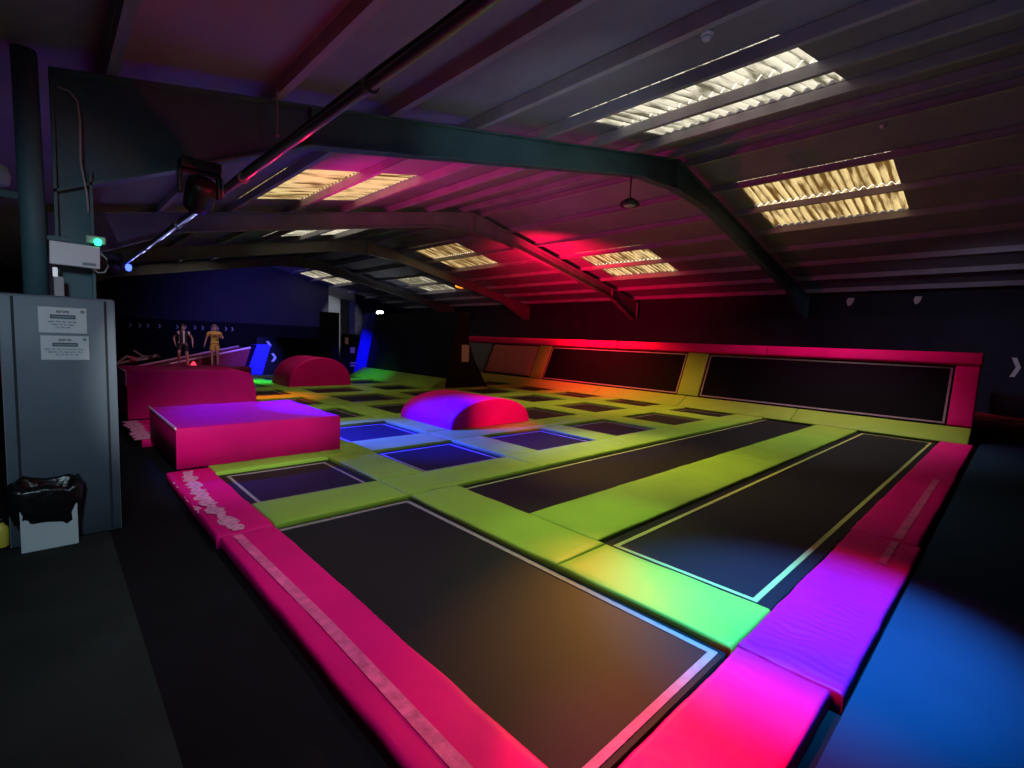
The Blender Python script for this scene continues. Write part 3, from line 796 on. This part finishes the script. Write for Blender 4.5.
# pendant under the first rafter
t = thing('pendant_camera', 'small dark dome hanging on a short rod below the nearest rafter', 'pendant', (8.0, 5.34, 4.73))
bm = nb(); tube(bm, [(0, 0, .0), (0, 0, -.40)], .014, 8); link('drop_rod', bm, M['black'], t)
bm = nb(); lathe(bm, [(.03, .10), (.09, .07), (.16, .02), (.19, -.03), (.17, -.045)], 20, (0, 0, -.48)); link('dome_housing', bm, M['black'], t, True)
bm = nb(); lathe(bm, [(.115, -.046), (.10, -.06), (.03, -.07)], 16, (0, 0, -.48)); link('pale_underside', bm, M['cable'], t, True)
def detector(loc, label, s=1.0):
    t = thing('smoke_detector', label, 'detector', loc, group='smoke detectors'); t.scale = (s, s, s)
    bm = nb(); lathe(bm, [(.055, 0), (.055, -.02), (.04, -.03)], 18); link('base', bm, M['white'], t, True)
    bm = nb(); lathe(bm, [(.036, -.03), (.042, -.045), (.03, -.062), (.01, -.066)], 18); link('sensor_head', bm, M['white'], t, True)
detector((4.70, 2.38, zr(4.70)-.01), 'white smoke detector under the roof above the white skylight', 1.1)
detector((10.35, 1.98, zr(10.35)-.01), 'small grey smoke detector under the roof above the amber skylight', .9)
t = thing('amber_lamp', 'small amber lamp under the dark roof beyond the red ceiling', 'light', (15.35, 20.0, 4.25))
bm = nb(); lathe(bm, [(.12, .1), (.14, .06), (.14, .04)], 16); link('base', bm, M['black'], t)
bm = nb(); lathe(bm, [(.30, .039), (.30, -.04), (.2, -.09), (.05, -.11)], 16); link('amber_lens', bm, M['amber_led'], t, True)
for k, (y, z, s) in enumerate(((4.10, 3.42, .17), (2.37, 3.42, .15))):
    bm = nb(); pts = [(-.5, .45), (.3, .5), (.5, .1), (.25, -.5), (-.1, -.42), (-.35, -.1)]
    prism(bm, [(a*s*1.3, b*s*1.6) for a, b in pts], 'X', -.012, 0)
    o = link('paper_scrap', bm, M['paper']); o.location = (XE1, y, z-.10); tag(o, ['larger torn white scrap stuck high on the dark wall right of the first rafter foot', 'torn white scrap high on the dark wall, farther right'][k], 'scrap', 'torn white scraps on the dark wall')

# floodlight by the far doorway
t = thing('floodlight', 'bright white floodlight on a pale post beyond the black A-frame', 'light', (13.75, 25.3, FZ))
bm = nb(); tube(bm, [(-.28, 0, 0), (-.28, 0, 2.95)], .06, 10); link('post', bm, M['white'], t)
bm = nb(); box(bm, -.26, .2, .02, .16, 2.78, 3.12, .02); link('housing', bm, M['black'], t)
bm = nb(); box(bm, -.18, .14, -.01, .018, 2.84, 3.06, .005); link('lens', bm, M['flood_led'], t)

# ------------------------------------------------------------------ people
def skin_mesh(name, verts, edges, m, parent, root=0, sub=2):
    me = bpy.data.meshes.new(name+'_cage')
    me.from_pydata([v[0] for v in verts], edges, [])
    ob = bpy.data.objects.new(name, me); C.objects.link(ob)
    md = ob.modifiers.new('skin', 'SKIN'); md.use_smooth_shade = True
    for i, v in enumerate(verts):
        sv = me.skin_vertices[0].data[i]
        r = v[1] if isinstance(v[1], tuple) else (v[1], v[1])
        sv.radius = r; sv.use_root = (i == root)
    sd = ob.modifiers.new('sub', 'SUBSURF'); sd.levels = sub; sd.render_levels = sub
    dg = bpy.context.evaluated_depsgraph_get()
    me2 = bpy.data.meshes.new_from_object(ob.evaluated_get(dg))
    ob.modifiers.clear(); ob.data = me2; bpy.data.meshes.remove(me)
    me2.materials.clear(); me2.materials.append(m)
    for p in me2.polygons: p.use_smooth = True
    if parent: ob.parent = parent
    return ob

def person(label, loc, rz, h, J, shirt, shorts, hair, lying=None, extra=None, sleeve=.5, one_piece=False):
    """J: joints in metres for a 1.7 m figure, facing -Y; body is one skinned surface, clothes and hair are parts"""
    t = thing('person', label, 'person', loc, rz); k = h/1.7; t.scale = (k, k, k)
    V = []; E = []; idx = {}
    def add(n, p, r, par=None):
        V.append((Vector(p), r)); idx[n] = len(V)-1
        if par is not None: E.append((idx[par], idx[n]))
    add('pelvis', J['pelvis'], (.125, .10))
    add('waist', J['waist'], (.115, .085), 'pelvis'); add('chest', J['chest'], (.145, .105), 'waist')
    add('neck0', J['neck'], .055, 'chest'); add('neck1', Vector(J['neck'])+Vector((0, -.01, .07)), .05, 'neck0')
    hd = Vector(J['head']); add('jaw', hd+Vector((0, -.015, -.05)), (.062, .075), 'neck1'); add('head', hd+Vector((0, 0, .04)), (.077, .092), 'jaw'); add('crown', hd+Vector((0, .005, .11)), (.05, .06), 'head')
    add('nose', hd+Vector((0, -.10, .0)), .014, 'head')
    for s, n in ((-1, 'L'), (1, 'R')):
        add('ear'+n, hd+Vector((s*.083, .01, .01)), .014, 'head')
        sh = Vector(J['sh'+n]); el = Vector(J['el'+n]); wr = Vector(J['wr'+n])
        add('sh'+n, sh, .058, 'chest'); add('ua'+n, sh.lerp(el, .5), .047, 'sh'+n); add('el'+n, el, .038, 'ua'+n)
        add('fa'+n, el.lerp(wr, .35), .038, 'el'+n); add('wr'+n, wr, .025, 'fa'+n)
        d = (wr-el).normalized(); pm = wr+d*.055; add('palm'+n, pm, (.038, .018), 'wr'+n)
        side = Vector((0, 1, 0)) if abs(d.y) < .8 else Vector((1, 0, 0))
        side = (side-d*side.dot(d)).normalized(); inn = d.cross(side).normalized()*(-s if True else s)
        for q, (off, L) in enumerate(((-.030, .062), (-.010, .072), (.010, .068), (.029, .052))):
            b = pm+d*.045+side*off; add('f%d%s' % (q, n), b, .0095, 'palm'+n)
            add('g%d%s' % (q, n), b+d*L*.55+inn*.006, .009, 'f%d%s' % (q, n)); add('h%d%s' % (q, n), b+d*L*.95+inn*.022, .0075, 'g%d%s' % (q, n))
        th = pm-d*.025-side*.035; add('t0'+n, th, .011, 'palm'+n); add('t1'+n, th+d*.04-side*.02+inn*.01, .009, 't0'+n)
        hp = Vector(J['hip'+n]); kn = Vector(J['kn'+n]); an = Vector(J['an'+n]); toe = Vector(J['toe'+n])
        add('hip'+n, hp, .088, 'pelvis'); add('th'+n, hp.lerp(kn, .5), .074, 'hip'+n); add('kn'+n, kn, .052, 'th'+n)
        add('cf'+n, kn.lerp(an, .32), .053, 'kn'+n); add('an'+n, an, .036, 'cf'+n); add('ball'+n, an.lerp(toe, .62)+Vector((0, 0, -.012)), (.042, .028), 'an'+n); add('toe'+n, toe, (.032, .02), 'ball'+n)
    skin_mesh('body', V, E, M['skin'], t)
    def cloth(name, chain, m):
        v = []; e = []; ii = {}
        for n, p, r, par in chain:
            v.append((Vector(p), r)); ii[n] = len(v)-1
            if par is not None: e.append((ii[par], ii[n]))
        return skin_mesh(name, v, e, m, t)
    Vj = {k2: Vector(p) for k2, p in J.items()}
    ch = [('w', Vj['waist'], (.15, .12), None), ('p', Vj['pelvis'].lerp(Vj['waist'], .25), (.155, .125), 'w'), ('c', Vj['chest'], (.175, .13), 'w'), ('y', Vj['chest'].lerp(Vj['neck'], .5), (.165, .125), 'c'), ('n', Vj['neck'].lerp(Vj['chest'], .05), .088, 'y')]
    for n in 'LR':
        sl = sleeve
        ch += [('s'+n, Vj['sh'+n], .080, 'y'), ('u'+n, Vj['sh'+n].lerp(Vj['el'+n], sl), .068, 's'+n)]
    top = cloth('shirt', ch, shirt)
    ch = [('p', Vj['pelvis'], (.152, .125), None), ('w', Vj['pelvis'].lerp(Vj['waist'], .35), (.14, .115), 'p')]
    for n in 'LR': ch += [('h'+n, Vj['hip'+n], .108, 'p'), ('t'+n, Vj['hip'+n].lerp(Vj['kn'+n], .72), .095, 'h'+n)]
    cloth('shorts', ch, shorts)
    hd2 = Vj['head']
    bm = nb(); bmesh.ops.create_uvsphere(bm, u_segments=20, v_segments=14, radius=1.0)
    bmesh.ops.transform(bm, matrix=Matrix.Translation(hd2+Vector((0, .022, .075))) @ Matrix.Diagonal((.092, .100, .095, 1)), verts=bm.verts)
    link('hair', bm, hair, t, True)
    for s in (-1, 1):
        bm = nb(); bmesh.ops.create_uvsphere(bm, u_segments=10, v_segments=8, radius=.012, matrix=Matrix.Translation(hd2+Vector((s*.032, -.086, .028)))); link('eye', bm, M['hair'], t, True)
    bm = nb(); tube(bm, [hd2+Vector((-.025, -.082, -.045)), hd2+Vector((0, -.09, -.048)), hd2+Vector((.025, -.082, -.045))], .006, 6); link('mouth', bm, M['redcloth'], t)
    for n in 'LR':
        a, b = Vj['an'+n], Vj['toe'+n]; d = (b-a)
        skin_mesh('shoe', [(a+Vector((0, 0, .05)), .047), (a+Vector((0, .02, -.012)), .045), (a.lerp(b, .62)+Vector((0, 0, -.012)), (.05, .036)), (b, (.04, .028))], [(0, 1), (1, 2), (2, 3)], M['shoe'], t)
    if extra: extra(t, Vj)
    return t
stand = dict(pelvis=(0, 0, .92), waist=(0, 0, 1.08), chest=(0, 0, 1.28), neck=(0, .01, 1.43), head=(0, -.01, 1.55),
             shL=(-.19, 0, 1.37), elL=(-.27, .02, 1.10), wrL=(-.29, -.05, .86), shR=(.19, 0, 1.37), elR=(.27, .02, 1.10), wrR=(.28, -.06, .86),
             hipL=(-.09, 0, .88), knL=(-.10, -.02, .48), anL=(-.10, .02, .09), toeL=(-.11, -.15, .04),
             hipR=(.09, 0, .88), knR=(.10, -.02, .48), anR=(.10, .02, .09), toeR=(.11, -.15, .04))
walk = dict(stand); walk.update(elL=(-.30, .06, 1.14), wrL=(-.24, -.10, .92), elR=(.31, .05, 1.13), wrR=(.33, -.10, .93),
            knL=(-.13, -.20, .55), anL=(-.14, .08, .22), toeL=(-.15, -.08, .15), knR=(.13, -.05, .48), anR=(.16, .0, .09), toeR=(.18, -.16, .04))
arms = dict(stand); arms.update(elL=(-.29, .0, 1.12), wrL=(-.34, -.04, .90), elR=(.30, -.03, 1.16), wrR=(.16, -.20, 1.22))
def kit_print(t, J):
    bm = nb(); box(bm, -.06, .09, -.155, -.125, 1.20, 1.30, .012); link('chest_print', bm, M['kitdark'], t)
PZ = .28
fr = R(-25)
person('person standing in a yellow shirt and shorts, one hand at the chest', (4.27, 19.55, PZ+.002), R(-12), 1.46, arms, M['kit'], M['kit'], M['hairlight'], extra=kit_print, sleeve=.55)
person('person stepping forward in a black and white striped shirt and black shorts', (3.30, 19.35, PZ+.002), R(-12), 1.43, walk, M['stripes'], M['shorts'], M['hair'], sleeve=.5)
# lying on the lower part of the ramp
lie = dict(stand)
def lay(J):
    out = {}
    for k2, (x, y, z) in J.items(): out[k2] = (x, y, z)
    return out
p3 = person('person in red lying back on the maroon ramp behind the striped player', (0, 0, 0), 0, 1.40, dict(stand, elL=(-.30, -.10, 1.14), wrL=(-.30, -.28, 1.0), knL=(-.12, -.22, .62), anL=(-.12, -.02, .24), toeL=(-.12, -.16, .20)), M['greylight'], M['redcloth'], M['hair'])
p3.rotation_mode = 'XYZ'
p3.matrix_world = Matrix.Translation((2.45, 20.95, .475)) @ Matrix.Rotation(R(-13.1), 4, 'Y') @ Matrix.Rotation(R(-90), 4, 'Z') @ Matrix.Rotation(R(-90), 4, 'X') @ Matrix.Translation((0, .0, -.95)) @ Matrix.Diagonal((.82, .82, .82, 1))
# red glowing marker
t = thing('red_marker', 'small glowing red cone on the platform beside the striped player', 'light', (3.52, 18.95, PZ+.003))
bm = nb(); lathe(bm, [(.13, 0), (.13, .015), (.05, .16), (.03, .20)], 16); link('cone', bm, M['red_led'], t, True)
bm = nb(); lathe(bm, [(.15, 0), (.15, .008)], 16); link('foot', bm, M['white'], t)

# ------------------------------------------------------------------ lights
def spot(name, loc, tgt, col, power, ang, blend=1.0, rad=0.0):
    l = bpy.data.lights.new(name, 'SPOT'); l.color = col; l.energy = power; l.spot_size = R(ang); l.spot_blend = blend; l.shadow_soft_size = rad
    o = bpy.data.objects.new(name, l); C.objects.link(o); o.location = loc
    d = Vector(tgt)-Vector(loc); o.rotation_euler = d.to_track_quat('-Z', 'Y').to_euler()
    return o
def point(name, loc, col, power, rad=.1):
    l = bpy.data.lights.new(name, 'POINT'); l.color = col; l.energy = power; l.shadow_soft_size = rad
    o = bpy.data.objects.new(name, l); C.objects.link(o); o.location = loc; return o
K = 39.5
def E(v, d): return v*K*d*d
# broad added fill over the trampolines, no lamp bodies
wash = (1.0, .97, .92)
spot('arena_fill', (2.9, 3.0, 4.0), (2.9, 3.6, 0), wash, E(.38, 4), 84, .9)
spot('block_face_fill', (.1, 1.6, 2.7), (1.7, 6.8, .25), wash, E(.46, 5.9), 30, .8)  # added to light the faces of the pink blocks
spot('edge_pad_fill', (.75, .9, 3.3), (1.15, 2.0, 0), (1.0, .80, .95), E(.34, 3.4), 58, 1.0)  # added to brighten the left pink edge pad
spot('arena_fill', (6.6, 3.2, 4.6), (6.9, 3.4, 0), (1.0, .84, .66), E(.40, 4.4), 85, .9)
spot('arena_fill', (3.4, 9.2, 4.1), (3.6, 9.0, 0), wash, E(.24, 4.2), 90, .9)
spot('arena_fill', (9.0, 8.5, 4.9), (9.2, 8.0, 0), (1.0, .82, .55), E(.35, 4.8), 95, 1.0)
spot('arena_fill', (6.0, 13.0, 4.5), (5.9, 14.2, 0), (1.0, .86, .70), E(.20, 4.6), 90, 1.0)
spot('arena_fill', (11.4, 2.4, 4.5), (11.4, 2.8, 0), wash, E(.52, 4.6), 84, 1.0)
# coloured heads on the bar and frames
spot('blue_beam', (3.3, .55, 3.5), (3.3, .80, 0), (.0, .34, 1.0), E(6.8, 3.5), 43, .9)
spot('red_beam', (1.2, 1.6, 2.75), (1.78, .66, 0), (1.0, .0, .20), E(3.0, 3.0), 36, 1.0)
spot('amber_beam', (7.1, 4.65, 3.2), (1.95, 1.46, 0), (1.0, .34, .06), E(.95, 6.4), 18, 1.0)
spot('yellow_beam', (5.6, 3.9, 4.0), (3.3, 2.2, 0), (.75, 1.0, .08), E(.42, 4.4), 34, 1.0)
spot('yellow_beam', (6.6, 5.6, 3.9), (6.3, 4.0, 0), (1.0, .66, .06), E(1.0, 4.2), 58, 1.0)
spot('orange_beam', (11.0, 6.6, 3.9), (11.2, 7.4, 0), (1.0, .42, .08), E(1.0, 4), 95, 1.0)
spot('violet_beam', (1.3, 8.9, 2.7), (4.15, 7.0, 0), (.005, .012, 1.0), E(24, 4.2), 45, 1.0)
spot('violet_beam', (1.3, 9.6, 2.75), (2.4, 7.5, .5), (.01, .0, 1.0), E(3.4, 2.8), 58, 1.0)
spot('red_face_beam', (5.9, 3.8, 3.6), (6.3, 6.7, .3), (1.0, .0, .22), E(1.6, 4.3), 24, 1.0)
spot('orange_corner_beam', (3.0, 13.5, 3.6), (3.9, 12.7, 0), (1.0, .12, .01), E(3.0, 3.6), 40, 1.0)
spot('green_beam', (6.6, 17.0, 3.8), (8.6, 16.8, 0), (.03, 1.0, .2), E(.45, 4), 40, 1.0)
spot('green_beam', (5.4, 17.6, 3.6), (4.6, 16.6, 0), (.03, 1.0, .25), E(2.0, 3.6), 32, 1.0)
# red wash on the far roof and wall, from unseen spots in front of the A-frame
spot('red_roof_wash', (11.2, 11.2, 2.9), (14.5, 12.4, 4.6), (1.0, .0, .05), E(2.8, 4.2), 112, 1.0)
spot('red_rail_wash', (11.6, 10.0, 3.4), (13.3, 9.8, 1.3), (1.0, .02, .05), E(4.2, 3), 100, 1.0)
spot('red_rail_wash', (12.3, 3.2, 4.3), (13.5, 3.2, 1.6), (1.0, .0, .50), E(.65, 2.9), 115, 1.0)
spot('pink_pad_fill', (4.4, 1.6, 3.9), (3.7, .72, 0), (1.0, .0, .30), E(.55, 4), 34, 1.0)  # added red to tint the near right-hand pink pad
spot('magenta_roof_wash', (3.0, 9.0, 2.2), (6.4, 8.8, 4.8), (1.0, .0, .25), E(1.6, 3), 110, 1.0)
spot('magenta_roof_wash', (9.5, 9.0, 3.0), (10.5, 9.0, 5), (1.0, .05, .45), E(.12, 3), 140, 1.0)
# blue wash on the end wall and the far left corner
spot('blue_wall_wash', (8.5, 26.0, 3.3), (9.5, 32.0, 2.0), (.16, .12, 1.0), E(.50, 6), 110, 1.0)
spot('blue_corner_beam', (7.5, 17.6, 3.8), (6.0, 20.6, .5), (.10, .1, 1.0), E(5.0, 4.5), 34, 1.0)
spot('blue_corner_beam', (6.8, 15.4, 2.6), (9.0, 18.4, .9), (.03, .02, 1.0), E(2.2, 4.0), 30, 1.0)
spot('pink_corner_fill', (4.4, 17.0, 3.6), (3.9, 20.0, .9), (.95, .55, .9), E(.24, 4.2), 62, 1.0)  # added pink fill on the people and ramp
# added points beside the bar, standing in for its red and blue glints
for y in (3.3, 3.9, 4.5): point('bar_red_glow', (1.31, y, 2.69), (1.0, .01, .05), 2.2, 0)
for y in (6.6, 8.4, 10.2, 11.6): point('bar_blue_glow', (1.25, y, 2.68), (.42, .46, 1.0), 1.6, 0)
# added cool fills, plus the light of the far floodlight
spot('viewer_side_fill', (-.7, .3, 2.8), (.0, 5.0, .6), (.62, .85, 1.0), E(.34, 4.4), 64, 1.0, .3)  # added fill for the walkway and grey column pad
spot('rafter_fill', (3.0, .4, 2.1), (5.4, 5.25, 4.2), (.72, .95, 1.0), E(.16, 5.5), 48, 1.0)  # added to lift the nearest rafter
point('far_floodlight', (13.75, 25.0, 2.9), (.70, .75, 1.0), 12, 0)
spot('far_floodlight', (14.4, 26.0, 2.9), (14.75, 34.0, 2.4), (.9, .97, 1.0), E(.5, 8), 30, .6)
spot('corner_fill', (13.2, -1.0, 3.9), (17.6, 1.6, 1.2), (.62, .70, 1.0), E(.20, 5), 80, 1.0)  # added spill on the right wall and seat
spot('roof_fill', (3.4, .3, 1.9), (4.4, 2.2, 4.9), (.60, .62, 1.0), E(.15, 2.5), 145, 1.0)  # added upward fill for the near roof

# daylight above the skylights
w = bpy.data.worlds.new('sky'); S.world = w; w.use_nodes = True
bg = w.node_tree.nodes['Background']; bg.inputs['Color'].default_value = (1.0, .95, .84, 1); bg.inputs['Strength'].default_value = 1.5

# ------------------------------------------------------------------ camera
P = Vector((512, 384)); VA = Vector((1022, 361)); VB = Vector((45, 322))
f = math.sqrt(-(VA-P).dot(VB-P))
a = Vector((VA.x-P.x, VA.y-P.y, f)).normalized()
b = Vector((VB.x-P.x, VB.y-P.y, f)).normalized()
b = (b-a*a.dot(b)).normalized(); c = a.cross(b)
if c.y > 0: c = -c
rows = (a, b, c)
right = Vector([r[0] for r in rows]); up = -Vector([r[1] for r in rows]); back = -Vector([r[2] for r in rows])
cam = bpy.data.cameras.new('camera'); co = bpy.data.objects.new('camera', cam); C.objects.link(co)
cam.sensor_width = 36; cam.lens = 36*f/1024; cam.clip_start = .02; cam.clip_end = 200
co.matrix_world = Matrix(((right.x, up.x, back.x, 0), (right.y, up.y, back.y, 0), (right.z, up.z, back.z, 1.6), (0, 0, 0, 1)))
S.camera = co
